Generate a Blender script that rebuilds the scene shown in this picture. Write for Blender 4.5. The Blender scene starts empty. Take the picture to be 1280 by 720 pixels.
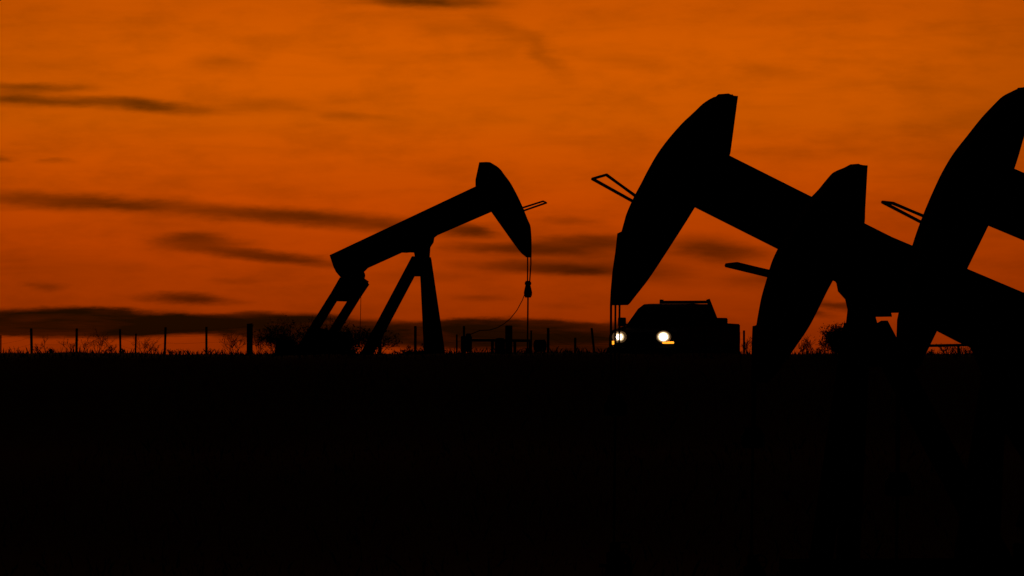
import bpy, bmesh, math, random
import numpy as np
from mathutils import Vector, Matrix
random.seed(7)
R = math.radians
S = bpy.context.scene
COL = S.collection

# ---------------------------------------------------------------- camera
F = 14222.0                      # 400 mm on a 36 mm frame, in pixels of a 1280 wide picture
PITCH = math.atan(140.0 / F)     # eye level falls 140 px below the middle of the frame
cam = bpy.data.cameras.new('camera'); cam.lens = 400.0; cam.sensor_width = 36.0
cam.clip_start = 0.5; cam.clip_end = 60000
co = bpy.data.objects.new('camera', cam); COL.objects.link(co)
co.location = (0, 0, 0); co.rotation_euler = (R(90) + PITCH, 0, 0)
S.camera = co

# ---------------------------------------------------------------- sky
SUN_EL, SUN_AZ = 1.5, -1.0       # degrees; the sun is going down behind the pumps
SKY_STRENGTH = 0.10
W = bpy.data.worlds.new('World'); S.world = W; W.use_nodes = True
nt = W.node_tree; nt.nodes.clear()
def N(kind, **kw):
    n = nt.nodes.new(kind)
    for k, v in kw.items(): setattr(n, k, v)
    return n
def L(a, b): nt.links.new(a, b)
def M2(op, a, b=None, c=None, clamp=False):
    n = N('ShaderNodeMath', operation=op); n.use_clamp = clamp
    for i, v in enumerate((a, b, c)):
        if v is None: continue
        if isinstance(v, (int, float)): n.inputs[i].default_value = v
        else: L(v, n.inputs[i])
    return n.outputs[0]
tc = N('ShaderNodeTexCoord'); sx = N('ShaderNodeSeparateXYZ'); L(tc.outputs['Generated'], sx.inputs[0])
az = M2('MULTIPLY', M2('ARCTAN2', sx.outputs[0], sx.outputs[1]), 57.29578)
el = M2('MULTIPLY', M2('ARCSINE', sx.outputs[2]), 57.29578)
pv = N('ShaderNodeCombineXYZ'); L(az, pv.inputs[0]); L(el, pv.inputs[1])
# ragged edges: the cloud coordinates are shaken by stretched noise
mpn = N('ShaderNodeMapping'); mpn.inputs['Scale'].default_value = (2.2, 9.0, 1); L(pv.outputs[0], mpn.inputs[0])
nz = N('ShaderNodeTexNoise'); nz.inputs['Scale'].default_value = 1.0; nz.inputs['Detail'].default_value = 9; nz.inputs['Roughness'].default_value = 0.66
L(mpn.outputs[0], nz.inputs['Vector'])
vs = N('ShaderNodeVectorMath', operation='SUBTRACT'); L(nz.outputs['Color'], vs.inputs[0]); vs.inputs[1].default_value = (0.5, 0.5, 0.5)
vm = N('ShaderNodeVectorMath', operation='MULTIPLY'); L(vs.outputs[0], vm.inputs[0]); vm.inputs[1].default_value = (0.42, 0.07, 0)
va = N('ShaderNodeVectorMath', operation='ADD'); L(pv.outputs[0], va.inputs[0]); L(vm.outputs[0], va.inputs[1])
CP = va.outputs[0]
DEG = 57.29578 / F
def streak(x0, y0, x1, y1, th, strength, soft=1.0):
    ax, ay, bx_, by_ = (x0 - 640) * DEG, (500 - y0) * DEG, (x1 - 640) * DEG, (500 - y1) * DEG
    mp = N('ShaderNodeMapping', vector_type='TEXTURE')
    mp.inputs['Location'].default_value = ((ax + bx_) / 2, (ay + by_) / 2, 0)
    mp.inputs['Rotation'].default_value = (0, 0, math.atan2(by_ - ay, bx_ - ax))
    mp.inputs['Scale'].default_value = (math.hypot(bx_ - ax, by_ - ay) / 2, th * DEG / 2, 1)
    L(CP, mp.inputs[0])
    ln = N('ShaderNodeVectorMath', operation='LENGTH'); L(mp.outputs[0], ln.inputs[0])
    mr = N('ShaderNodeMapRange', interpolation_type='SMOOTHSTEP')
    L(ln.outputs['Value'], mr.inputs[0])
    for i, v in enumerate((1 - soft, 1.0, strength, 0.0)): mr.inputs[i + 1].default_value = v
    return mr.outputs[0]
CLOUDS_AND_DIMMING = [   # end points, thickness, darkness, softness of the edge
 (-160, 401, 340, 406, 44, .97, .35), (20, 392, 200, 392, 26, .93, .5), (180, 404, 600, 420, 48, .95, .4),
 (280, 392, 350, 394, 18, .7, .7), (420, 417, 860, 429, 52, .97, .4), (470, 410, 640, 404, 24, .85, .6), (690, 421, 850, 409, 36, .93, .6), (560, 432, 860, 438, 30, .85, .7), (470, 414, 830, 423, 46, .93, .3), (-120, 405, 250, 406, 30, .93, .3), (160, 402, 470, 412, 34, .9, .4),
 (-160, 243, 340, 262, 36, .70, 1), (40, 246, 250, 260, 22, .50, 1), (100, 253, 620, 289, 32, .76, .9), (330, 275, 680, 294, 34, .46, 1),
 (150, 295, 350, 305, 26, .66, .9), (140, 302, 340, 315, 34, .5, 1), (180, 306, 490, 336, 24, .76, .9), (510, 284, 640, 292, 28, .42, 1),
 (530, 306, 800, 318, 24, .66, .85), (525, 330, 830, 342, 26, .66, .85), (690, 341, 780, 343, 16, .5, 1), (640, 302, 850, 304, 26, .66, .85), (550, 283, 640, 295, 20, .45, 1), (660, 273, 770, 277, 16, .28, 1), (470, 308, 1010, 332, 90, .38, 1), (420, 345, 660, 345, 26, .26, 1),
 (790, 301, 1000, 322, 50, .70, 1), (835, 318, 980, 318, 26, .40, 1), (870, 350, 1090, 350, 36, .50, 1), (680, 328, 920, 352, 44, .28, 1),
 (-120, 121, 160, 127, 30, .60, 1), (30, 125, 325, 141, 25, .70, .95), (-60, 122, 200, 129, 18, .4, 1), (-80, 104, 150, 112, 18, .58, 1), (-40, 116, 80, 118, 30, .22, 1),
 (370, -3, 680, 6, 26, .80, 1), (560, 10, 690, 60, 50, .26, 1), (640, 30, 725, 105, 44, .24, 1), (490, 34, 620, 35, 32, .18, 1),
 (150, 371, 320, 377, 20, .82, .9), (10, 357, 100, 360, 20, .40, 1), (-40, 199, 32, 199, 13, .52, 1), (35, 201, 100, 201, 12, .32, 1),
 (215, 76, 345, 77, 36, .26, 1), (260, 129, 410, 135, 28, .24, 1), (360, 144, 520, 149, 17, .28, 1), (250, 352, 340, 352, 16, .24, 1),
 (710, 72, 860, 84, 34, .17, 1), (910, 82, 1020, 96, 34, .19, 1), (985, 375, 1120, 391, 20, .74, 1), (980, 389, 1060, 396, 17, .66, 1),
 (-140, 330, 260, 345, 70, .16, 1), (540, 372, 660, 374, 14, .28, 1), (650, 382, 750, 384, 16, .16, 1), (80, 275, 440, 300, 46, .14, 1),
 (700, 270, 1340, 290, 110, .12, 1), (1020, 200, 1560, 230, 420, .26, 1), (1060, 60, 1600, 60, 260, .20, 1), (-420, 60, 260, 70, 320, .20, 1), (-500, 250, 200, 260, 300, .16, 1), (600, 192, 1300, 198, 30, .08, 1), (150, 190, 560, 186, 24, .06, 1)]  # the broadest streaks are added dimming of the sky's sides, not clouds
dens = None
for c in CLOUDS_AND_DIMMING:
    o = streak(*c)
    dens = o if dens is None else M2('SUBTRACT', 1.0, M2('MULTIPLY', M2('SUBTRACT', 1.0, dens), M2('SUBTRACT', 1.0, o)))
# fine streaky texture over everything: thin veil, and the grain of the clouds
mpv = N('ShaderNodeMapping'); mpv.inputs['Scale'].default_value = (1.1, 9.0, 1); mpv.inputs['Rotation'].default_value = (0, 0, R(-2)); L(pv.outputs[0], mpv.inputs[0])
nv = N('ShaderNodeTexNoise'); nv.inputs['Scale'].default_value = 1.0; nv.inputs['Detail'].default_value = 7; nv.inputs['Roughness'].default_value = 0.55; nv.inputs['Distortion'].default_value = 0.4
L(mpv.outputs[0], nv.inputs['Vector'])
veil = N('ShaderNodeMapRange', interpolation_type='SMOOTHSTEP'); L(nv.outputs['Fac'], veil.inputs[0])
for i, v in enumerate((0.42, 0.80, 0.0, 0.15)): veil.inputs[i + 1].default_value = v
grain = N('ShaderNodeMapRange'); L(nv.outputs['Fac'], grain.inputs[0])
for i, v in enumerate((0.3, 0.7, 0.80, 1.15)): grain.inputs[i + 1].default_value = v
mpm = N('ShaderNodeMapping'); mpm.inputs['Scale'].default_value = (2.0, 5.0, 1); mpm.inputs['Rotation'].default_value = (0, 0, R(-12)); L(pv.outputs[0], mpm.inputs[0])
nm = N('ShaderNodeTexNoise'); nm.inputs['Scale'].default_value = 1.0; nm.inputs['Detail'].default_value = 8; nm.inputs['Roughness'].default_value = 0.62; L(mpm.outputs[0], nm.inputs['Vector'])
mott = N('ShaderNodeMapRange', interpolation_type='SMOOTHSTEP'); L(nm.outputs['Fac'], mott.inputs[0])
for i, v in enumerate((0.40, 0.76, 0.0, 0.20)): mott.inputs[i + 1].default_value = v
dens = M2('MULTIPLY', dens, grain.outputs[0], clamp=True)
dens = M2('SUBTRACT', 1.0, M2('MULTIPLY', M2('SUBTRACT', 1.0, dens), M2('SUBTRACT', 1.0, mott.outputs[0])), clamp=True)
dens = M2('SUBTRACT', 1.0, M2('MULTIPLY', M2('SUBTRACT', 1.0, dens), M2('SUBTRACT', 1.0, veil.outputs[0])), clamp=True)
sky = N('ShaderNodeTexSky', sky_type='NISHITA'); sky.sun_disc = False
sky.sun_elevation = R(SUN_EL); sky.sun_rotation = R(SUN_AZ); sky.air_density = 1.0; sky.dust_density = 6.0; sky.ozone_density = 1.0
# dusk-red air: the low layers take out green and blue, more so towards the ground
ramp = N('ShaderNodeValToRGB'); elf = M2('DIVIDE', el, 20.0, clamp=True); L(elf, ramp.inputs[0])
cr = ramp.color_ramp; cr.interpolation = 'LINEAR'
GRADE = [(0.0, 21, 6.4, 8), (0.28, 18.4, 5.7, 7), (0.5, 14.4, 5.0, 2.4), (0.8, 10.4, 3.8, 0.9), (1.1, 6.6, 2.8, 0.4), (1.41, 4.15, 2.10, 0.3), (1.97, 2.0, 0.92, 0.3), (3.0, 0.6, 0.28, 0.2), (8.0, 0.08, 0.04, 0.04), (20.0, 0.03, 0.02, 0.02)]
while len(cr.elements) < len(GRADE): cr.elements.new(0.5)
for e, g in zip(cr.elements, GRADE): e.position = g[0] / 20.0
for e, g in zip(cr.elements, GRADE): e.color = (g[1] / 20, g[2] / 20, g[3] / 20, 1)
grade = N('ShaderNodeVectorMath', operation='SCALE'); L(ramp.outputs[0], grade.inputs[0]); fall = N('ShaderNodeMapRange', interpolation_type='SMOOTHSTEP'); L(M2('ABSOLUTE', az), fall.inputs[0])   # the afterglow fades round to the dark east
for i, v in enumerate((4.0, 32.0, 1.0, 0.008)): fall.inputs[i + 1].default_value = v
L(M2('MULTIPLY', fall.outputs[0], 20.0), grade.inputs['Scale'])
mul = N('ShaderNodeVectorMath', operation='MULTIPLY'); L(sky.outputs[0], mul.inputs[0]); L(grade.outputs[0], mul.inputs[1])
mix = N('ShaderNodeMix', data_type='RGBA'); mix.clamp_factor = True
L(dens, mix.inputs['Factor']); L(mul.outputs[0], mix.inputs[6])
cl = N('ShaderNodeVectorMath', operation='MULTIPLY'); L(mul.outputs[0], cl.inputs[0]); cl.inputs[1].default_value = (0.040, 0.10, 0.25)
L(cl.outputs[0], mix.inputs[7])
bg = N('ShaderNodeBackground'); bg.inputs['Strength'].default_value = SKY_STRENGTH; L(mix.outputs[2], bg.inputs['Color'])
wo = N('ShaderNodeOutputWorld'); L(bg.outputs[0], wo.inputs['Surface'])

# ---------------------------------------------------------------- sun and exposure
sl = bpy.data.lights.new('sun', 'SUN'); sl.energy = 0.02; sl.angle = R(0.5); sl.color = (1.0, 0.45, 0.12)
so = bpy.data.objects.new('sun', sl); COL.objects.link(so)
so.rotation_euler = Vector((-math.sin(R(SUN_AZ)) * math.cos(R(SUN_EL)), -math.cos(R(SUN_AZ)) * math.cos(R(SUN_EL)), -math.sin(R(SUN_EL)))).to_track_quat('-Z', 'Y').to_euler()
vw = S.view_settings; vw.view_transform = 'Standard'; vw.look = 'None'; vw.exposure = 0.0; vw.gamma = 1.0; vw.use_curve_mapping = False
#__GEOMETRY__
# ---------------------------------------------------------------- helpers
def ray(px, py):
    x, y = (px - 640) / F, (360 - py) / F
    return Vector((x, math.cos(PITCH) - y * math.sin(PITCH), math.sin(PITCH) + y * math.cos(PITCH)))
def at(px, py, Y):
    r = ray(px, py); return r * (Y / r.y)
def mat(name, col, rough=0.6, metal=0.0, var=0.35, scale=3.0, bump=0.0, col2=None):
    m = bpy.data.materials.new(name); m.use_nodes = True
    t = m.node_tree; b = t.nodes['Principled BSDF']
    b.inputs['Roughness'].default_value = rough; b.inputs['Metallic'].default_value = metal
    tc = t.nodes.new('ShaderNodeTexCoord'); n = t.nodes.new('ShaderNodeTexNoise')
    n.inputs['Scale'].default_value = scale; n.inputs['Detail'].default_value = 6
    t.links.new(tc.outputs['Object'], n.inputs['Vector'])
    r = t.nodes.new('ShaderNodeValToRGB'); t.links.new(n.outputs['Fac'], r.inputs[0])
    c2 = col2 or tuple(c * (1 - var) for c in col)
    r.color_ramp.elements[0].position = 0.35; r.color_ramp.elements[0].color = (*c2, 1)
    r.color_ramp.elements[1].position = 0.65; r.color_ramp.elements[1].color = (*col, 1)
    t.links.new(r.outputs[0], b.inputs['Base Color'])
    if bump:
        bp = t.nodes.new('ShaderNodeBump'); bp.inputs['Strength'].default_value = bump
        t.links.new(n.outputs['Fac'], bp.inputs['Height']); t.links.new(bp.outputs[0], b.inputs['Normal'])
    return m
def glow(name, col, strength):
    m = bpy.data.materials.new(name); m.use_nodes = True
    b = m.node_tree.nodes['Principled BSDF']; b.inputs['Base Color'].default_value = (*col, 1)
    b.inputs['Emission Color'].default_value = (*col, 1); b.inputs['Emission Strength'].default_value = strength
    return m
MT = dict(
    steel=mat('painted_steel', (0.035, 0.033, 0.030), 0.75, 0, .4, 2.0, 0, (0.030, 0.018, 0.010)),
    rusty=mat('rusty_steel', (0.05, 0.028, 0.016), 0.85, 0, .4, 6.0, 0.1),
    rope=mat('wire_rope', (0.03, 0.03, 0.03), 0.7, 0.0, .3, 20),
    wood=mat('weathered_wood', (0.06, 0.045, 0.032), 0.9, 0, .4, 8.0, 0.2),
    wire=mat('fence_wire', (0.04, 0.035, 0.03), 0.7, 0.0),
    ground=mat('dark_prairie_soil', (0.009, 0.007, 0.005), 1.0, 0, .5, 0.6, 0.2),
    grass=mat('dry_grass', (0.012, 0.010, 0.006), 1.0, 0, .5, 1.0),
    twig=mat('bare_twig', (0.035, 0.026, 0.018), 0.95, 0, .3, 4.0),
    leaf=mat('dry_leaf', (0.030, 0.032, 0.014), 0.95, 0, .3, 4.0),
    paint=mat('truck_paint', (0.012, 0.013, 0.016), 0.35, 0.0, .1, 1.0),
    glass=mat('dark_glass', (0.008, 0.008, 0.009), 0.15, 0.0, .1, 1.0),
    chrome=mat('chrome', (0.35, 0.35, 0.36), 0.22, 1.0, .1, 2.0),
    rubber=mat('tyre_rubber', (0.015, 0.015, 0.015), 0.9, 0.0, .3, 10.0),
    lamp=glow('headlamp_glow', (1.0, 0.84, 0.58), 14.0),
    bowl=glow('lit_lamp_bowl', (1.0, 0.74, 0.40), 0.75), dim=glow('lamp_halo_glow', (1.0, 0.55, 0.22), 0.07),  # spill and halo of the headlamp put into emission
    amber=glow('turn_lamp_glow', (1.0, 0.36, 0.02), 1.6),
)
for k in ('ground', 'grass', 'twig', 'leaf', 'wood', 'rusty', 'steel', 'rubber', 'rope', 'wire'):
    b = MT[k].node_tree.nodes['Principled BSDF']; b.inputs['Specular IOR Level'].default_value = 0.12 if k != 'steel' else 0.2

class MB:
    """collects shapes and links them as one mesh object"""
    def __init__(s): s.v = []; s.f = []
    def add(s, v, f):
        o = len(s.v); s.v += [tuple(p) for p in v]; s.f += [tuple(i + o for i in q) for q in f]; return s
    def slab(s, a, b):           # two matching outlines joined into a solid
        n = len(a)
        return s.add(list(a) + list(b), [tuple(range(n))[::-1], tuple(range(n, 2 * n))] + [(i, (i + 1) % n, n + (i + 1) % n, n + i) for i in range(n)])
    def box(s, c, d, rz=0.0, ry=0.0):
        x, y, z = (k / 2 for k in d); m = Matrix.Translation(c) @ Matrix.Rotation(rz, 4, 'Z') @ Matrix.Rotation(ry, 4, 'Y')
        P = [m @ Vector(p) for p in ((-x, -y, -z), (x, -y, -z), (x, y, -z), (-x, y, -z), (-x, -y, z), (x, -y, z), (x, y, z), (-x, y, z))]
        return s.slab(P[:4], P[4:])
    def bar(s, p, q, w, h=None, up=(0, 0, 1), w2=None, h2=None):   # rectangular member between two points
        p, q = Vector(p), Vector(q); h = h or w; w2 = w2 or w; h2 = h2 or h
        d = (q - p).normalized(); u = Vector(up)
        if abs(d.dot(u)) > .98: u = Vector((1, 0, 0))
        a = d.cross(u).normalized(); b = a.cross(d)
        A = [p + a * (i * w / 2) + b * (j * h / 2) for i, j in ((-1, -1), (1, -1), (1, 1), (-1, 1))]
        B = [q + a * (i * w2 / 2) + b * (j * h2 / 2) for i, j in ((-1, -1), (1, -1), (1, 1), (-1, 1))]
        return s.slab(A, B)
    def tube(s, pts, r, n=8, r2=None, closed=False):
        pts = [Vector(p) for p in pts]; m = len(pts); V = []
        for i, p in enumerate(pts):
            if closed: d = (pts[(i + 1) % m] - pts[i - 1]).normalized()
            else: d = (pts[min(i + 1, m - 1)] - pts[max(i - 1, 0)]).normalized()
            u = Vector((0, 0, 1)) if abs(d.z) < .95 else Vector((1, 0, 0))
            a = d.cross(u).normalized(); b = a.cross(d)
            rr = r if r2 is None else r + (r2 - r) * i / (m - 1)
            V += [p + (a * math.cos(t) + b * math.sin(t)) * rr for t in (2 * math.pi * k / n for k in range(n))]
        Fc = [(i * n + k, i * n + (k + 1) % n, (i + 1) % m * n + (k + 1) % n, (i + 1) % m * n + k) for i in range(m if closed else m - 1) for k in range(n)]
        if not closed: Fc += [tuple(range(n))[::-1], tuple((m - 1) * n + k for k in range(n))]
        return s.add(V, Fc)
    def lathe(s, prof, c, axis='Z', n=24):      # profile (radius, along)
        V = []
        for r, h in prof:
            for k in range(n):
                t = 2 * math.pi * k / n; x, y = r * math.cos(t), r * math.sin(t)
                V.append(Vector(c) + Vector({'Z': (x, y, h), 'Y': (x, h, y), 'X': (h, x, y)}[axis]))
        m = len(prof)
        return s.add(V, [(i * n + k, i * n + (k + 1) % n, (i + 1) * n + (k + 1) % n, (i + 1) * n + k) for i in range(m - 1) for k in range(n)] + [tuple(range(n))[::-1], tuple((m - 1) * n + k for k in range(n))])
    def build(s, name, material, parent=None, bevel=0.0, smooth=False):
        me = bpy.data.meshes.new(name); me.from_pydata(s.v, [], s.f)
        bm = bmesh.new(); bm.from_mesh(me); bmesh.ops.recalc_face_normals(bm, faces=bm.faces[:])
        if bevel:
            bmesh.ops.bevel(bm, geom=[e for e in bm.edges if len(e.link_faces) == 2 and e.calc_face_angle(0) > .5], offset=bevel, segments=2, affect='EDGES', clamp_overlap=True)
        bm.to_mesh(me); bm.free(); me.materials.append(material)
        if smooth:
            for p in me.polygons: p.use_smooth = True
        o = bpy.data.objects.new(name, me); COL.objects.link(o)
        if parent: o.parent = parent
        return o
def tag(o, label=None, cat=None, group=None, kind=None):
    for k, v in (('label', label), ('category', cat), ('group', group), ('kind', kind)):
        if v: o[k] = v
    return o
def empty(name, loc, rz, label, cat, group=None):
    o = bpy.data.objects.new(name, None); COL.objects.link(o); o.location = loc; o.rotation_euler = (0, 0, rz)
    o.empty_display_size = 0.3
    return tag(o, label, cat, group)

# ---------------------------------------------------------------- terrain
KN = [(-400, -1.7), (0, -1.65), (100, -2.55), (175, -2.6), (235, -1.1), (300, 1.19), (323, 0.80), (345, 0.98), (384, 1.25), (450, 1.80), (550, 2.20), (590, 2.15), (900, -4), (2500, -12), (9000, -14)]
def zt(x, y):
    for (a, za), (b, zb) in zip(KN, KN[1:]):
        if y <= b:
            t = max(0.0, (y - a) / (b - a)); t = t * t * (3 - 2 * t); z = za + (zb - za) * t; break
    else: z = KN[-1][1]
    return z + 0.035 * math.sin(x * .71 + y * .13) * math.sin(y * .09 + 1.3) + 0.02 * math.sin(x * 1.9 + 2 + y * .05) + 0.04 * math.sin(x * .23 + 1)
xs = [-6000, -2500, -1000, -400, -150, -80] + [i * 0.8 - 48 for i in range(121)] + [80, 150, 400, 1000, 2500, 6000]
ys = [-400, -150, -60] + [i * 5.0 - 30 for i in range(60)] + [270 + i * 2.0 for i in range(66)] + [402 + i * 6.0 for i in range(35)] + [630, 700, 800, 900, 1200, 1700, 2500, 4000, 9000]
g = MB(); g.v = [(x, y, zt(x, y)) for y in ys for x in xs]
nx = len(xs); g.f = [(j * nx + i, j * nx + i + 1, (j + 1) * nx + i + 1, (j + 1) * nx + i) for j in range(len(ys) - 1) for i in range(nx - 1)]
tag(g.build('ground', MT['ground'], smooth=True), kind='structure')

def grass(n, x0, x1, y0, y1, h0, h1, B, wide=0.012):
    for _ in range(n):
        x, y = random.uniform(x0, x1), random.uniform(y0, y1); z = zt(x, y) - .01
        h = h0 + (h1 - h0) * random.random() ** 3.0; a = random.uniform(0, 6.283); w = wide * (0.6 + random.random())
        dx, dy = math.cos(a) * w, math.sin(a) * w; lx, ly = random.gauss(0, .35) * h, random.gauss(0, .35) * h
        B.add([(x - dx, y - dy, z), (x + dx, y + dy, z), (x + lx * .4 + dx * .6, y + ly * .4, z + h * .6), (x + lx, y + ly, z + h)], [(0, 1, 2), (0, 2, 3)])
B = MB()
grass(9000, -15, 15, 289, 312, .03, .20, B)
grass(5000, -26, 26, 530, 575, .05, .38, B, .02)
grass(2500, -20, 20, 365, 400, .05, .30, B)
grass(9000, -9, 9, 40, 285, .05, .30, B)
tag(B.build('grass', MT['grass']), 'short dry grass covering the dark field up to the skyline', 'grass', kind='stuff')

# ---------------------------------------------------------------- pumpjacks
class Pump:
    def __init__(s, label, pivot, Y, yaw, side):
        s.psi = R(yaw); s.side = side          # side: +1 when the tail of the beam is on the right
        P = at(*pivot, Y); s.P = P
        s.t = Vector((math.cos(s.psi), math.sin(s.psi), 0)); s.n = Vector((-math.sin(s.psi), math.cos(s.psi), 0))
        s.zg = zt(P.x, P.y); s.O = Vector((P.x, P.y, s.zg)); s.hp = P.z - s.zg      # height of the saddle
        s.root = empty('pumpjack', s.O, s.psi, label, 'pumpjack', 'pumpjacks standing in the dark field')
    def lp(s, px, py, n=0.0):                  # a point of the picture in the pump's own upright plane
        r = ray(px, py); o = s.O + s.n * n; p = r * (o.dot(s.n) / r.dot(s.n)); d = p - s.O
        return Vector((d.dot(s.t), n, d.z))
    def outline(s, pts, T):
        Q = [s.lp(*p) for p in pts]; m = len(Q); e = T / 2 * abs(math.tan(s.psi))
        area = sum(Q[i].x * Q[(i + 1) % m].z - Q[(i + 1) % m].x * Q[i].z for i in range(m)); sg = 1 if area > 0 else -1
        out = []
        for i in range(m):
            nn = []
            for a, b in ((Q[i - 1], Q[i]), (Q[i], Q[(i + 1) % m])):
                d = b - a; l = math.hypot(d.x, d.z) or 1; nn.append(d.z / l * sg)
            k = max(-1.0, min(1.0, (nn[0] + nn[1]) / 2 / 0.35))
            out.append(Vector((Q[i].x - k * e, 0, Q[i].z)))
        return out
    def plate(s, pts, T, n=0.0, mb=None):
        q = s.outline(pts, T); mb = mb or MB()
        return mb.slab([p + Vector((0, n - T / 2, 0)) for p in q], [p + Vector((0, n + T / 2, 0)) for p in q])

def pumpjack(label, pivot, Y, yaw, side, head, beam, saddle, hoop, ropes, carrier, head_T=0.42, k=1.0, cap_px=None, rod_to=None, well_label='', cable=None):
    p = Pump(label, pivot, Y, yaw, side); rt = p.root; st = MT['steel']; sd = side
    def G(x, y, z): return Vector((x * sd * k, y * k, z))
    hp = p.hp
    # horse head: thick curved plate box
    p.plate(smooth(head), head_T).build('horse_head', st, rt)
    # walking beam: wide-flange section, web plus four flanges
    p.plate(beam, 0.34).build('walking_beam', st, rt)
    p.plate(saddle, 0.5).build('saddle_bearing', st, rt)
    # samson post: cap, two front legs, one brace leg
    if cap_px: zc = p.lp(*cap_px).z
    else: zc = hp - .52 * k
    MB().box(G(.10, 0, zc - .05), (.54 * k, .46 * k, .10)).build('post_cap', st, rt)
    cz = zc - .07; run = cz / 3.3
    for j in (-1, 1):
        MB().bar(G(-.05, j * .13, cz), G(-.38 * run, j * .55, 0.12), .26 * k, .2, up=(0, 1, 0), w2=.30 * k).build('leg', st, rt)
    MB().bar(G(.24, 0, cz + .02), G(.24 + 1.82 * run, 0, 0.12), .34 * k, .26, up=(0, 1, 0)).build('leg', st, rt)
    MB().slab([G(-.10, -.1, cz), G(.36, -.1, cz), G(.56, -.1, cz - .58), G(-.10, -.1, cz - .58)], [G(-.10, .1, cz), G(.36, .1, cz), G(.56, .1, cz - .58), G(-.10, .1, cz - .58)]).build('gusset', st, rt)
    for q in (.3, .55, .8):
        zz = cz * (1 - q); w = .13 + .42 * q
        MB().bar(G(-.05 - .33 * run * q, -w, zz), G(-.05 - .33 * run * q, w, zz), .08).build('cross_brace', st, rt)
    # ladder up the front legs
    m = MB(); q0, q1 = G(-.45 - .42 * run, 0, .3), G(-.42, 0, cz)
    for j in (-1, 1): m.tube([q0 + Vector((0, j * .2, 0)), q1 + Vector((0, j * .2, 0))], .02, 5)
    for i in range(9):
        c = q0.lerp(q1, (i + .5) / 9); m.tube([c + Vector((0, -.2, 0)), c + Vector((0, .2, 0))], .014, 5)
    # equalizer, pitman arms, crank and counterweights
    ta = math.atan2(beam_dir(p, beam).z, beam_dir(p, beam).x * sd)    # falls towards the tail
    tail = Vector((2.62 * k * math.cos(ta), 0, hp + 2.62 * k * math.sin(ta) - .12 * k))
    tb = G(tail.x / k, 0, tail.z)
    pin = G(4.05, 0, .42)
    u = (pin - tb).normalized(); b0 = tb + u * .10 * k
    v = Vector((u.z, 0, -u.x))
    e0, e1 = b0, b0 + u * .84 * k
    eq = MB()
    a = [e0 - v * .2 * k, e0 + v * .2 * k, e1 + v * .17 * k, e1 - v * .17 * k]
    eq.slab([q + Vector((0, -1.05 * k, 0)) for q in a], [q + Vector((0, 1.05 * k, 0)) for q in a]).build('equalizer', st, rt, bevel=.07)
    MB().lathe([(.20 * k, -.24 * k), (.20 * k, .24 * k)], tb + Vector((0, 0, 0.04 * k)), 'Y', 16).build('tail_bearing', st, rt)
    shaft = G(3.2, 0, .76)
    for j in (-1, 1):
        o = Vector((0, j * 1.0 * k, 0))
        MB().bar(e1 + o - u * .1, pin + o, .20 * k, .28 * k, up=tuple(v)).build('pitman_arm', st, rt)
        o2 = Vector((0, j * .82 * k, 0)); d = (pin - shaft).normalized()
        cr_ = MB().bar(shaft - d * .3 + o2, pin + d * .5 + o2, .14 * k, .42 * k, up=tuple(Vector((d.z, 0, -d.x)))).build('crank_arm', st, rt)
        w = MB(); cc = shaft + d * 1.45 * k + o2
        a = [cc + Matrix.Rotation(t, 3, 'Y') @ (d * .48 * k) for t in [R(x) for x in range(-75, 76, 15)]]
        a = [q for q in a] + [cc - d * .35 * k]
        w.slab([q + Vector((0, -.2 * k, 0)) for q in a], [q + Vector((0, .2 * k, 0)) for q in a]).build('counterweight', st, cr_)
    gb = MB().box(shaft + Vector((0, 0, -.05)), (.95 * k, .8 * k, .62 * k)); gb.lathe([(.13, -.86 * k), (.13, .86 * k)], shaft, 'Y', 14)
    gb.build('gearbox', st, rt, bevel=.05)
    MB().box(G(3.2, 0, .32), (1.15 * k, .9 * k, .22)).build('gearbox_stand', st, rt)
    mo = MB().lathe([(.02, -.42), (.22, -.42), (.25, -.34), (.25, .30), (.2, .38), (.02, .38)], G(5.0, 0, .52), 'Y', 18)
    mo.box(G(5.0, 0, .25), (.5, .7, .10)); mo.build('motor', st, rt)
    MB().lathe([(.52, -.06), (.52, .06)], G(3.9, .55, .62), 'Y', 24).build('sheave', st, rt)
    bs = MB()
    for j in (-1, 1): bs.bar(G(-1.0, j * .62, .10), G(6.0, j * .62, .10), .2, .22)
    for xx in (-.9, .6, 2.3, 4.0, 5.9): bs.bar(G(xx, -.6, .09), G(xx, .6, .09), .2, .18)
    bs.build('base_frame', MT['rusty'], rt)
    # wireline guard hoop on the head's face
    (a1, a2), (c1, c2), rad, nu = hoop
    P4 = [p.lp(*a1, nu), p.lp(*c1, nu), p.lp(*c2, -nu), p.lp(*a2, -nu)]
    P4 = [P4[0] + (P4[0] - P4[1]).normalized() * .22] + P4 + [P4[3] + (P4[3] - P4[2]).normalized() * .22]
    MB().tube(P4, rad, 6).build('guard_hoop', st, rt)
    # ropes of the bridle, carrier bar, polished rod
    for pts, rad in ropes: MB().tube([p.lp(*q) for q in pts], rad, 6).build('bridle_cable', MT['rope'], rt)
    m = MB(); pts, cw = carrier
    if pts:
        m.lathe([(w / 2, 0) if 0 else (w / 2, z) for z, w in pts], (cw, 0, 0), 'Z', 12)
    m.build('carrier_bar', st, rt, smooth=False)
    zrod = pts[0][0] + .05
    zlow = p.lp(*rod_to).z if rod_to else .75
    zw = zt(*(p.O + p.t * cw).xy) - p.zg
    MB().tube([(cw, 0, zrod), (cw - .02, 0, zw + .42)], .02 if Y < 300 else .028, 8).build('polished_rod', MT['rope'], rt)
    if cable: MB().tube([p.lp(q[0], q[1], .1) for q in cable], .015, 5).build('signal_cable', MT['rope'], rt)
    # wellhead below it
    wp = p.O + p.t * cw; zz = zt(wp.x, wp.y)
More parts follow.
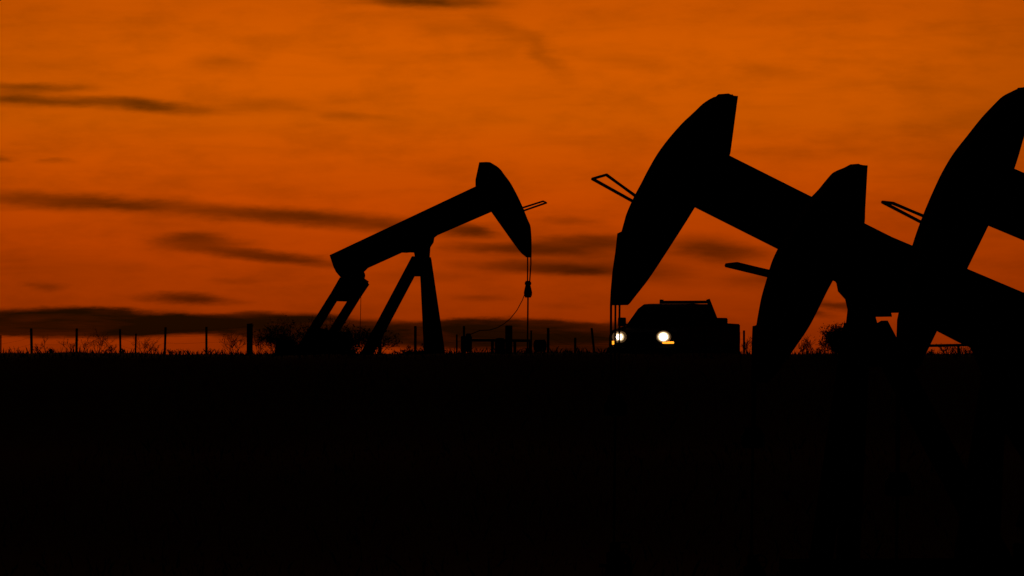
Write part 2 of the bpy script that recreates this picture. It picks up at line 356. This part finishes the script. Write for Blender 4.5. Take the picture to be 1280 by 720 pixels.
    wh = empty('wellhead', (wp.x, wp.y, zz), p.psi, well_label, 'wellhead', 'wellheads under the pumpjacks')
    MB().lathe([(.15, -.1), (.15, .08), (.24, .08), (.24, .14), (.13, .14), (.13, .30), (.08, .32), (.08, .44), (.05, .46)], (0, 0, 0), 'Z', 16).build('casing_head', MT['rusty'], wh)
    MB().tube([(0, 0, .22), (0, -.5, .22), (0, -.58, .15), (0, -.6, -.1)], .045, 8).build('flow_line', MT['rusty'], wh)
    hw = MB(); hw.tube([(.1 * math.cos(t), -.36, .36 + .1 * math.sin(t)) for t in [i * .524 for i in range(12)]], .012, 5, closed=True); hw.tube([(0, -.36, .22), (0, -.36, .36)], .015, 5); hw.bar((-.1, -.36, .36), (.1, -.36, .36), .014)
    hw.build('valve_wheel', MT['rusty'], wh)
    return p
def smooth(pts, lim=24):
    n = len(pts); V = [Vector(p) for p in pts]; out = []
    def turn(i):
        a, b = V[i] - V[i - 1], V[(i + 1) % n] - V[i]; return abs(math.degrees(a.angle(b)))
    for i in range(n):
        j = (i + 1) % n; out.append(tuple(V[i]))
        if turn(i) < lim and turn(j) < lim and (V[j] - V[i]).length > 6:
            p0, p1, p2, p3 = V[i - 1], V[i], V[j], V[(j + 1) % n]
            l = (p2 - p1).length; t1 = (p2 - p0).normalized() * l; t2 = (p3 - p1).normalized() * l
            for t in (.25, .5, .75):
                out.append(tuple(p1 * (2*t**3 - 3*t*t + 1) + t1 * (t**3 - 2*t*t + t) + p2 * (3*t*t - 2*t**3) + t2 * (t**3 - t*t)))
    return out
def beam_dir(p, beam):     # along the top edge, pointing at the tail
    a, b = p.lp(*beam[0]), p.lp(*beam[1]); return (b - a).normalized()

# far pumpjack on the left, head to the right
hA = [(599, 203), (611, 202.5), (616, 204.5), (621, 207.5), (626, 212), (630, 217.5), (637.5, 227.5), (644, 239), (650, 251), (656, 265), (660, 275), (663, 282), (664, 291), (664.5, 300), (664.5, 321), (659, 321.8), (652.5, 317.5), (642.5, 305), (630, 287.5), (614, 265), (606, 262), (594.3, 236), (594.3, 225)]
bA = [(612, 226.5), (412, 319), (417, 334), (420, 340), (429, 350), (449, 346), (460, 335), (480, 326), (502, 316), (547, 294), (630, 258)]
sA = [(500, 309), (547, 288), (547, 294), (543, 297), (542, 303), (538, 309), (537, 323), (519, 323), (517.5, 316), (510, 315.5), (502, 316)]
def carrier_of(pivot, Y, yaw, prof, xpx):     # (pixel row, pixel width) pairs, lowest first, turned to metres
    q = at(*pivot, Y); zg = zt(q.x, q.y); psi = R(yaw)
    t = Vector((math.cos(psi), math.sin(psi), 0)); n = Vector((-math.sin(psi), math.cos(psi), 0)); O = Vector((q.x, q.y, zg)); out = []
    for y, w in prof:
        r = ray(xpx, y); P = r * (O.dot(n) / r.dot(n)); out.append((P.z - zg, w * Y / F))
    return out, (P - O).dot(t)
cA = carrier_of((530, 303), 384, -20, [(372, 7), (369, 10), (365.5, 10.5), (361, 8.5), (356.5, 6.5), (355, 8.5), (353, 8), (351, 5)], 660)
pA = pumpjack('farthest pumpjack, its horse head pointing right, whole against the sky', (530, 303), 384, -20, -1, hA, bA, sA,
    (((655.5, 259), (657, 262.5)), ((679, 251.5), (683, 253.5)), .034, -.25),
    [([(659.5, 318), (659.5, 336), (659.4, 354)], .022), ([(663.4, 300), (663.6, 330), (662.0, 354)], .022)],
    cA, 0.40, 1.0, (525, 321.5), None, 'wellhead under the farthest pumpjack, beside the pipe rail',
    [(656.5, 366), (653, 375), (646, 388), (638, 398), (631, 404), (622, 409.5), (612, 412.5), (600, 413), (588, 418)])
pb = MB().tube([pA.lp(451.5, 350, .2), pA.lp(451, 380, .2), pA.lp(450.5, 402, .2), pA.lp(449, 436, .2)], .010, 5).build('brake_cable', MT['rope'], pA.root)

# near pumpjack, head high to the left
hB = [(922.2, 120.5), (915, 120), (912, 118.4), (909, 118.8), (904, 117.2), (896, 120), (889, 122.5), (879, 129), (870, 137.5), (862, 145), (854, 152.5), (837.5, 171), (822.5, 191), (810, 212.5), (801, 230), (792.5, 246), (782.5, 269), (777, 289), (771.8, 291.5), (769.5, 315), (765.8, 340), (764, 364), (763.5, 381.5), (782, 381.5), (787.5, 379), (792.5, 372.5), (810, 350), (830, 320), (850, 289), (862, 270), (868.7, 259), (885, 250), (910.5, 197.5), (913, 190)]
bB = [(895, 190), (1345, 412), (1334, 440), (1326, 454), (1304, 476), (1280, 468), (1240, 447), (1198, 427.5), (1170, 413), (1124, 389), (1046, 348.5), (970, 310), (868.7, 259), (850, 249)]
sB = [(1038, 341), (1090, 345), (1126, 370), (1124.5, 391), (1121, 386), (1118, 391), (1113, 386.5), (1108, 389), (1104, 396), (1100, 396), (1099, 391), (1095.5, 387), (1093.5, 390), (1094, 397), (1096, 404), (1058, 404), (1060, 387), (1057, 374), (1048, 364), (1046, 354)]
cB = carrier_of((1075, 368), 168, 20, [(520, 24), (516, 30), (505, 30), (500, 22), (494, 20)], 769)
pumpjack('near pumpjack with its horse head raised high just left of the parked truck', (1075, 368), 168, 20, 1, hB, bB, sB,
    (((793, 244), (789, 250.5)), ((758, 218.5), (740.5, 223.5)), .025, -.25),
    [([(773, 292), (770.5, 315), (766.8, 340), (764.6, 365), (763.8, 382), (763.6, 430), (765, 497)], .017), ([(769.3, 378), (769, 430), (768.5, 497)], .015), ([(774.5, 378), (774, 430), (772.5, 497)], .015)],
    cB, 0.42, 1.0, (1083, 403.5), None, 'wellhead below the raised horse head in front of the truck')

# middle pumpjack, head down low
hC = [(1084, 207), (1078, 207), (1070, 205.2), (1066, 205), (1056, 209), (1042.5, 215), (1035, 222.5), (1024, 236), (1011, 250), (995, 273), (982, 294), (972.5, 311), (965, 327.5), (959, 347.5), (952.5, 370), (949, 387.5), (946, 405), (943.5, 425), (942, 445), (942, 470), (944, 478), (957, 478), (966, 472), (996, 431), (1013, 405), (1040, 352), (1056, 330), (1079, 284), (1081, 262)]
bC = [(1060, 276), (1535, 474), (1524, 510), (1515, 526), (1491, 547), (1470, 540), (1380, 500), (1245, 440), (1110, 380), (1040, 350), (1020, 341)]
sC = [(1206, 418), (1255, 424), (1294, 452), (1293, 470), (1264, 470), (1266, 484), (1226, 484), (1228, 466), (1216, 440)]
cC = carrier_of((1245, 447), 156, 14, [(560, 24), (556, 30), (545, 30), (540, 22), (534, 20)], 941)
pumpjack('middle pumpjack whose lowered horse head hangs right of the truck', (1245, 447), 156, 14, 1, hC, bC, sC,
    (((963, 340), (961, 344.5)), ((921, 330), (908, 331.5)), .032, -.25),
    [([(948, 406), (942.5, 408), (941.5, 430), (941, 480), (941, 537)], .022), ([(946, 407), (944.5, 430), (943.5, 480), (942.5, 537)], .022)],
    cC, 0.42, 1.0, (1247, 484), None, 'wellhead below the middle pumpjack with the lowered head')

# nearest pumpjack, at the right edge of the picture
hD = [(1294, 118), (1289, 110.5), (1280, 109), (1275, 109.5), (1266, 113.5), (1254, 120), (1242.5, 131), (1227.5, 147), (1210, 169), (1192.5, 191.5), (1179, 214), (1167.5, 238), (1154, 270), (1142, 304), (1133, 340), (1127.5, 372), (1125, 395), (1123, 420), (1122, 455), (1124, 466), (1140, 466), (1149, 458), (1156, 443.5), (1170.6, 413.5), (1207.5, 337.5), (1235, 281.5), (1250, 250), (1266, 214), (1280, 168)]
bD = [(1240, 203), (1826, 450), (1814, 490), (1800, 512), (1768, 538), (1740, 530), (1620, 470), (1478, 384), (1320, 317), (1235, 281.5), (1215, 273)]
sD = [(1432, 358), (1490, 362), (1540, 400), (1538, 430), (1503, 428), (1506, 450), (1454, 450), (1456, 424), (1442, 392)]
cD = carrier_of((1478, 404), 130, 14, [(620, 26), (616, 34), (602, 34), (596, 24), (590, 22)], 1122)
pumpjack('nearest pumpjack, cut off by the right edge of the picture', (1478, 404), 130, 14, 1, hD, bD, sD,
    (((1153, 269.5), (1149, 276.5)), ((1116, 254), (1103, 252.5)), .020, -.25),
    [([(1129, 372), (1123, 400), (1121.5, 440), (1121, 594)], .016), ([(1126, 440), (1124, 500), (1123, 594)], .016)],
    cD, 0.45, 1.2, (1480, 450), None, 'wellhead below the nearest pumpjack at the right')

# ---------------------------------------------------------------- pickup truck
TY = 323.0; c = at(801, 400, TY); zg = 0.80
HD = R(19)
fwd = Vector((-math.sin(HD), -math.cos(HD), 0))
trk = empty('pickup_truck', (c.x, c.y, zg), math.atan2(fwd.y, fwd.x), 'dark pickup truck with its headlights on, facing the camera', 'pickup truck')
def tz(px_row): return (500 - px_row) / F * TY - zg        # height above the truck's ground
# local: x forward from the front bumper (0) to the tail (-5.7), y to the truck's left, z up
def section(prof, half, top_half=None, z0=None, z1=None):   # side outline swept across the truck, narrowing upward
    def hw(z): return half if top_half is None else half + (top_half - half) * min(1, max(0, (z - z0) / (z1 - z0)))
    return [Vector((x, -hw(z), z)) for x, z in prof], [Vector((x, hw(z), z)) for x, z in prof]
P = MT['paint']
def arch(cx, r=.46, zc=.40):
    return [(cx + r * math.cos(t), zc + r * math.sin(t)) for t in [R(x) for x in range(0, 181, 20)]]
low = [(-.10, .42), (-.08, .95), (-.14, 1.10), (-.35, 1.17), (-1.45, 1.26), (-3.55, 1.27), (-3.55, .50), (-2.0, .42)] 
low = [(-.10, .50), (-.06, .80), (-.09, 1.02), (-.20, 1.13), (-.45, 1.20), (-1.45, 1.31), (-4.30, 1.31), (-4.30, .45)] + [(-1.45, .45)] + [(x, z) for x, z in arch(-.98)][::-1]
MB().slab(*section(low, .98)).build('body', P, trk, bevel=.03)
zr = tz(379)
cab = [(-1.25, 1.27), (-1.92, zr - .10), (-2.20, zr - .01), (-2.8, zr + .012), (-3.9, zr + .0), (-4.16, zr - .06), (-4.29, 1.27)]
cab_o = MB().slab(*section(cab, .92, .68, 1.27, zr)).build('cab', P, trk, bevel=.05)
gl = MT['glass']
def on_cab(y, z): return .92 + (.68 - .92) * (z - 1.27) / (zr - 1.27)
m = MB(); za, zb = 1.34, zr - .13
def wsx(z): return -1.25 - .67 * (z - 1.27) / (zr - .10 - 1.27)
fr = [Vector((wsx(z) + .012, s * (on_cab(0, z) - .09), z + .01)) for z, s in ((za, -1), (za, 1), (zb, 1), (zb, -1))]
m.slab(fr, [q + Vector((.012, 0, .006)) for q in fr]).build('windscreen', gl, trk)
for s_ in (-1, 1):
    for x0, x1, i0, i1 in ((-1.55, -2.72, .48, 0), (-2.82, -4.10, 0, -.06)):
        w = [Vector((x, s_ * (on_cab(0, z) + .004), z)) for x, z in ((x0, za + .02), (x1, za + .02), (x1 - i1 * 0 + .04, zb), (x0 - i0, zb))]
        MB().slab(w, [q + Vector((0, s_ * .012, 0)) for q in w]).build('side_window', gl, trk)
    MB().box((-3.5, s_ * .986, .92), (1.2, .014, .64)).build('door', P, trk, bevel=.005)
    d = MB().box((-2.15, s_ * .986, .86), (1.15, .014, .76)); dr = d.build('door', P, trk, bevel=.005)
    MB().box((-2.58, s_ * 1.005, 1.08), (.18, .03, .035)).build('handle', MT['chrome'], dr)
    mr = MB(); mr.box((-1.52, s_ * 1.07, 1.43), (.10, .22, .25)); mr.bar((-1.55, s_ * .90, 1.34), (-1.52, s_ * 1.02, 1.38), .05)
    mr.build('wing_mirror', P, trk, bevel=.015)
    # lamps
    hl = MB().lathe([(.20, -.05), (.20, .0)], (0, 0, 0), 'X', 20)
    hz = tz(421)
    hs = MB(); hs.box((-.085, s_ * .70, hz), (.06, .44, .36)); ho = hs.build('headlight', MT['chrome'], trk, bevel=.02)
    yc = .665 if s_ > 0 else .655
    for nm_, ra, rb, xo, mt_ in (('lamp_halo', .22, .17, -.052, 'dim'), ('lamp_bowl', .175 if s_ > 0 else .145, .14 if s_ > 0 else .125, -.048, 'bowl'), ('lens', .12 if s_ > 0 else .085, .10 if s_ > 0 else .08, -.044, 'lamp')):  # outer discs glow by themselves to blur the lens edge into a painted halo
        a = [(xo, s_ * yc + ra * math.cos(t), hz + rb * math.sin(t)) for t in [2 * math.pi * i / 24 for i in range(24)]]
        MB().slab(a, [(xo + .02, y_, z_) for _, y_, z_ in a]).build(nm_, MT[mt_], ho)
    tl = MB(); tl.box((-.05, s_ * (.80 if s_ > 0 else .86), hz - .165), (.05, .34 if s_ > 0 else .14, .06 if s_ > 0 else .10)); tl.build('turn_signal', MT['amber'], trk, bevel=.01)
gr = MB(); gr.box((-.07, 0, .95), (.05, .94, .34)); go = gr.build('grille', MT['rubber'], trk)
gb_ = MB()
for i in range(4): gb_.box((-.035, 0, .83 + i * .08), (.03, .92, .022))
gb_.build('bars', P, go)
bp = MB(); bp.slab(*section([(-.16, .48), (.04, .50), (.06, .60), (.05, .70), (-.16, .72)], 1.0)); bp.build('front_bumper', MT['chrome'], trk, bevel=.02)
MB().box((-.02, .0, .40), (.1, 1.5, .14)).build('air_dam', MT['rubber'], trk)
# cargo bed with side boxes
bed = MB()
bz = tz(402.5)
for s_ in (-1, 1):
    bed.slab(*[[Vector((x, s_ * .985 - s_ * q, z)) for x, z in [(-4.34, bz), (-6.15, bz - .02), (-6.15, .55)] + [(x, z) for x, z in arch(-5.12, .46)][::-1] + [(-4.34, .5)]] for q in (0, .10)])
bed.box((-5.25, 0, .72), (1.78, 1.74, .06)); bed.box((-4.36, 0, 1.0), (.05, 1.76, .60)); bed.build('cargo_bed', P, trk, bevel=.03)
MB().box((-6.16, 0, .98), (.06, 1.76, .60)).build('tailgate', P, trk, bevel=.012)
MB().box((-4.72, 0, (tz(396) + 1.0) / 2), (.56, 1.96, tz(396) - 1.0)).build('tool_box', MT['steel'], trk, bevel=.02)
MB().box((-6.20, 0, .55), (.12, 1.8, .18)).build('rear_bumper', MT['chrome'], trk, bevel=.02)
for s_ in (-1, 1): MB().box((-6.165, s_ * .90, 1.0), (.06, .14, .34)).build('tail_light', MT['rusty'], trk, bevel=.01)
# headache rack behind the cab: posts, top bar and a punched sheet between them
rk = MB(); zt_ = tz(375.4)
rk.bar((-4.38, -.84, zt_ - .015), (-4.38, .60, zt_ - .015), .07, .085)
for s_ in (-1, 1):
    rk.bar((-4.38, s_ * .86, bz), (-4.38, .58 if s_ > 0 else -.82, zt_ + .06), .09)
rk.slab([(-4.40, -.86, bz), (-4.40, .86, bz), (-4.40, .62, tz(378.5)), (-4.40, -.80, tz(378.5))], [(-4.38, -.86, bz), (-4.38, .86, bz), (-4.38, .62, tz(378.5)), (-4.38, -.80, tz(378.5))])
rk.build('headache_rack', MT['steel'], trk)
for x_ in (-.98, -5.12):
    for s_ in (-1, 1):
        ty = MB().lathe([(.22, -.12), (.36, -.13), (.40, -.09), (.405, 0), (.40, .09), (.36, .13), (.22, .12)], (x_, s_ * .84, .40), 'Y', 28)
        wl = empty('wheel', (0, 0, 0), 0, None, None); wl.parent = trk
        ty.build('tyre', MT['rubber'], wl, smooth=True)
        MB().lathe([(.05, -.10), (.22, -.10), (.23, 0), (.22, .10), (.05, .10)], (x_, s_ * .84, .40), 'Y', 20).build('rim', MT['chrome'], wl)
MB().bar((-.9, 0, .40), (-5.9, 0, .42), .7, .2).build('chassis', MT['rubber'], trk)

# ---------------------------------------------------------------- fence
FY = 545.0
def fence(label, posts, wires):
    x0 = at(posts[0][0], 440, FY).x; f = empty('wire_fence', (x0, FY, zt(x0, FY)), 0, label, 'fence', 'wire fences along the skyline')
    tops = []
    for px, top, wpx, kind, lean in posts:
        q = at(px, top, FY); z0 = zt(q.x, FY) - .25; w = wpx * FY / F
        m = MB()
        if kind == 'wood': m.tube([(q.x - x0, 0, z0 - f.location.z), (q.x - x0 + .01, 0, q.z - .1 - f.location.z), (q.x - x0, 0, q.z - f.location.z)], w / 2, 10, w / 2 * .96)
        else:              # T-post: flange and stem
            b = q.x - x0
            m.bar((b + lean, 0, z0 - f.location.z), (b, 0, q.z - f.location.z), w, w * .35, up=(0, 1, 0)); m.bar((b + lean, w * .4, z0 - f.location.z), (b, w * .4, q.z - f.location.z), w * .3, w * .8, up=(0, 1, 0))
        o = m.build('post', MT['wood'] if kind == 'wood' else MT['rusty'], f)
        if kind == 'wood' and wpx > 5: o['label'] = 'thick round wooden corner post'
        tops.append((q.x - x0, q.z - f.location.z))
    for h in wires:
        pts = []
        for (a, za), (b, zb) in zip(tops, tops[1:]):
            for i in range(4): t = i / 4; pts.append((a + (b - a) * t, -.03, za + (zb - za) * t - h - .04 * math.sin(math.pi * t) ))
        pts.append((tops[-1][0], -.03, tops[-1][1] - h)); MB().tube(pts, .0035, 3).build('wire', MT['wire'], f)
T = 'steel'
fence('wire fence on thin posts left of the farthest pumpjack', [(-60, 411, 2.6, T, 0), (1, 419, 1.8, T, 0), (39, 410.5, 3.2, T, .03), (96, 410.5, 3.0, T, -.02), (150, 411.5, 2.6, T, .03), (170, 417, 2.2, T, -.03), (207, 409, 2.8, T, -.05), (258, 408.5, 2.8, T, 0), (312, 404.5, 8, 'wood', 0)], (.12, .42, .75))
fence('wire fence on thin posts between the farthest pumpjack and the truck', [(475, 411, 4.0, 'wood', 0), (519, 407.5, 3.6, 'wood', 0), (571, 418, 2.2, T, 0), (580, 407.5, 2.8, T, 0), (664, 413, 2.2, T, 0), (685, 410, 3.6, 'wood', 0), (719, 422, 3.0, T, 0), (739.5, 410, 2.8, T, .16), (800, 412, 2.6, T, 0), (862, 412, 2.6, T, 0), (930, 413, 2.6, T, 0)], (.12, .42, .75))

# ---------------------------------------------------------------- equipment round the far well
EY = 381.0; pxm = F / EY
def eq(px, name, label, cat, group=None):
    q = at(px, 440, EY); return empty(name, (q.x, EY, zt(q.x, EY)), 0, label, cat, group), q.x, zt(q.x, EY)
def ez(row, z): return (500 - row) / pxm - z
e, x, z = eq(583, 'control_box', 'control cabinet on a stand at the left end of the pipe rail', 'control box')
MB().box((0, 0, ez(430, z)), (14 / pxm, .3, 20 / pxm)).build('cabinet', MT['steel'], e, bevel=.02)
MB().box((2.5 / pxm, 0, ez(418.8, z)), (6.5 / pxm, .2, 4 / pxm)).build('meter', MT['steel'], e, bevel=.02)
m = MB(); m.box((-.12, 0, .1), (.05, .2, .7)); m.box((.12, 0, .1), (.05, .2, .7)); m.build('stand', MT['rusty'], e)
e, x, z = eq(625, 'pipe_rail', 'low horizontal pipe rail on short legs around the far well', 'pipe rail', 'pipe rails beside the wells')
m = MB(); m.tube([(-36 / pxm, 0, ez(425.3, z)), (10 / pxm, 0, ez(425.6, z)), (40 / pxm, 0, ez(426, z))], .045, 8); m.build('rail', MT['rusty'], e)
for d in (-9.5, 18.5, 37.5): MB().tube([(d / pxm, 0, -.1), (d / pxm, 0, ez(425.6, z))], .05, 8).build('leg', MT['rusty'], e)
e, x, z = eq(625, 'drum', 'short round drum in front of the pipe rail', 'drum'); e.location.y -= .5
MB().lathe([(.15, 0), (.17, .02), (.17, ez(425.5, z)), (.14, ez(423.2, z)), (.05, ez(422.6, z))], (0, 0, 0), 'Z', 18).build('barrel', MT['steel'], e)
for zz in (.15, .35): MB().lathe([(.176, zz), (.176, zz + .03)], (0, 0, 0), 'Z', 18).build('hoop', MT['rusty'], e)
e, x, z = eq(636, 'standpipe', 'tall thick standpipe rising above the pipe rail', 'standpipe'); e.location.y -= .5
MB().lathe([(.12, -.1), (.12, ez(409, z)), (.125, ez(408.5, z)), (.10, ez(407, z))], (0, 0, 0), 'Z', 16).build('pipe', MT['steel'], e)
MB().lathe([(.17, -.02), (.17, .05)], (0, 0, 0), 'Z', 16).build('flange', MT['rusty'], e)
e, x, z = eq(675, 'gas_separator', 'squat rounded tank at the right end of the pipe rail', 'tank')
sp = MB(); w = 8.3 / pxm; h = ez(424, z)
sp.lathe([(.02, -w), (.12, -w * .96), (.2, -w * .75), (.21, w * .75), (.12, w * .96), (.02, w)], (0, 0, h - .22), 'X', 16); sp.build('tank_shell', MT['steel'], e)
m = MB()
for d in (-.15, .15): m.box((d, 0, (h - .3) / 2), (.06, .36, h - .1))
m.build('saddle', MT['rusty'], e)
e, x, z = eq(1180, 'pipe_rail', 'horizontal pipe rail low behind the nearest horse head at the right', 'pipe rail', 'pipe rails beside the wells')
MB().tube([(-34 / pxm, 0, ez(432.5, z)), (40 / pxm, 0, ez(431, z))], .045, 8).build('rail', MT['rusty'], e)
for d in (-30, 18, 38): MB().tube([(d / pxm, 0, -.1), (d / pxm, 0, ez(431.8, z))], .045, 8).build('leg', MT['rusty'], e)

# ---------------------------------------------------------------- shrubs
def shrub(px, base, hpx, wpx, Y, stems, leaves, label, group, seed, rad=.012, leaf=.035, top=1.2):
    rnd = random.Random(seed); q = at(px, base, Y); s = Y / F; H, Wd = hpx * s, wpx * s
    z0 = zt(q.x, Y); extra = max(0.0, q.z - z0)
    e = empty('shrub', (q.x, Y, z0), 0, label, 'shrub', group)
    br = MB(); lf = MB(); tips = []
    def limb(p, d, ln, r, lev):
        pts = [p]; steps = 4
        for i in range(steps):
            d = (d + Vector((rnd.gauss(0, .16), rnd.gauss(0, .16), rnd.gauss(.03, .12)))).normalized()
            pts.append(pts[-1] + d * ln / steps)
            if lev < 3 and i >= 1 - (lev > 0):
                for _ in range(rnd.choice((1, 1, 2)) if lev < 2 else rnd.choice((0, 1, 1))):
                    a = rnd.uniform(0, 6.283); sp = rnd.uniform(.45, .95)
                    nd = (d + Vector((math.cos(a), math.sin(a), .2)) * sp).normalized()
                    limb(pts[-1], nd, ln * rnd.uniform(.35, .6), r * .6, lev + 1)
        br.tube(pts, r, 3, r * .45); tips.extend(pts[2:])
    for i in range(stems):
        a = rnd.uniform(0, 6.283); sp = rnd.random() * Wd / 2; tilt = sp / max(H, .01) * .8 + .1
        d = Vector((math.cos(a) * tilt, math.sin(a) * tilt, 1)).normalized()
        limb(Vector((math.cos(a) * sp * .35, math.sin(a) * sp * .35, -.05)), d, (H + extra) * rnd.uniform(.55, .95) / max(d.z, .3) * .9, rad * rnd.uniform(.7, 1.2), 0)
    zmax = max(t.z for t in tips); k = (H + extra) / zmax
    def fit(v): return (v[0], v[1], v[2] * k)
    br.v = [fit(v) for v in br.v]; tips = [Vector(fit(t)) for t in tips]
    br.build('branches', MT['twig'], e)
    if leaves:
        for _ in range(leaves):
            t = rnd.choice(tips); t = t + Vector([rnd.gauss(0, .05) for _ in range(3)])
            if rnd.random() < max(0.0, t.z / (H + extra)) ** top: continue
            u = Vector([rnd.gauss(0, 1) for _ in range(3)]).normalized(); w = u.orthogonal().normalized(); l = leaf * rnd.uniform(.6, 1.4)
            lf.add([t - u * l, t + w * l * .4, t + u * l, t - w * l * .4], [(0, 1, 2, 3)])
        if lf.v: lf.build('foliage', MT['leaf'], e)
    return e
GF = 'bare shrubs along the left fence'
FY2 = 530
for i, (px, hp_, wp_, st_, lv, lab) in enumerate([
    (47, 13, 12, 5, 60, 'low tuft of a shrub just right of the first tall fence post'),
    (58, 24, 6, 2, 0, 'single thin upright stem between the first two tall fence posts'),
    (63, 7, 10, 6, 220, 'small dense clump at the foot of the thin upright stem'),
    (89, 20, 14, 4, 20, 'wispy bare shrub leaning against the left of the second tall post'),
    (105, 26, 14, 5, 60, 'bare shrub just right of the second tall fence post'),
    (123, 34, 26, 7, 40, 'tallest bare shrub, spreading midway between the second and third tall posts'),
    (138, 12, 22, 7, 160, 'low leafy clump left of the third tall fence post'),
    (180, 24, 18, 6, 60, 'bare shrub right of the shortest fence post'),
    (191, 14, 14, 6, 100, 'low rounded shrub halfway to the post beside it'),
    (219, 8, 20, 8, 260, 'low dense mound right of the slightly leaning post'),
    (264, 10, 14, 6, 80, 'little tuft at the foot of the last thin post'),
    (290, 34, 36, 10, 200, 'wide bare shrub left of the thick corner post'),
    (329, 36, 36, 10, 260, 'wide bare shrub right of the thick corner post')]):
    shrub(px, 443, hp_, wp_, FY2, st_, lv, lab, GF, 100 + i, .014)
GB = 'bushes behind the farthest pumpjack'
for i, (px, hp_, wp_, st_, lv, Yb, tp, lab) in enumerate([
    (346, 50, 42, 15, 900, 425, 1.0, 'bush at the left end of the thicket under the pump crank'),
    (370, 54, 46, 16, 2000, 372, 0.9, 'tallest dark bush of the thicket left of the pitman arms'),
    (398, 46, 44, 16, 1800, 425, 1.0, 'dark bush of the thicket directly behind the pitman arms'),
    (413, 62, 14, 4, 30, 430, 1.2, 'slender tall stem rising between the two pitman arms'),
    (428, 46, 44, 15, 900, 372, 0.9, 'bush of the thicket right of the pitman arms'),
    (453, 42, 40, 14, 1100, 425, 1.3, 'open twiggy bush left of the brace leg of the pump'),
    (474, 30, 30, 9, 420, 430, 1.3, 'small open bush right of the brace leg of the pump'),
    (519, 12, 24, 9, 900, 400, 2.0, 'low round clump left of the pump front legs'),
    (534, 20, 22, 9, 1200, 400, 2.0, 'rounded clump against the pump front legs')]):
    shrub(px, 443, hp_, wp_, Yb, st_, lv, lab, GB, 200 + i, .016, .05, tp)
GR = 'weeds and bushes at the right'
for i, (px, base, hp_, wp_, st_, lv, Yb, lab) in enumerate([
    (934, 443, 24, 14, 5, 20, 300, 'thin weeds between the truck and the lowered horse head'),
    (1004, 443, 20, 10, 5, 60, 296, 'tall weed just right of the lowered horse head'),
    (1009, 443, 26, 8, 4, 60, 297, 'tallest thin weed right of the lowered horse head'),
    (1022, 443, 10, 20, 8, 120, 295, 'low grassy weeds left of the near pump post'),
    (1041, 443, 24, 24, 12, 2400, 294, 'low leafy bush at the left of the near pump post'),
    (1056, 443, 43, 44, 26, 9000, 293, 'dense rounded bush against the near pump post'),
    (1082, 443, 30, 34, 20, 5000, 292, 'dense bush hiding the foot of the near pump post'),
    (1104, 443, 26, 22, 16, 3600, 294, 'dense bush against the brace leg of the near pump'),
    (1162, 443, 8, 16, 7, 120, 300, 'low weeds under the left end of the right pipe rail'),
    (1184, 443, 16, 24, 8, 140, 300, 'weeds growing under the right pipe rail'),
    (1206, 443, 18, 18, 7, 180, 300, 'weeds at the right end of the right pipe rail'),
    (1224, 443, 18, 22, 9, 500, 300, 'leafy weeds beyond the right pipe rail')]):
    shrub(px, base, hp_, wp_, Yb, st_, lv, lab, GR, 300 + i, .010, .028, 3.0 if lv > 2000 else 1.2)
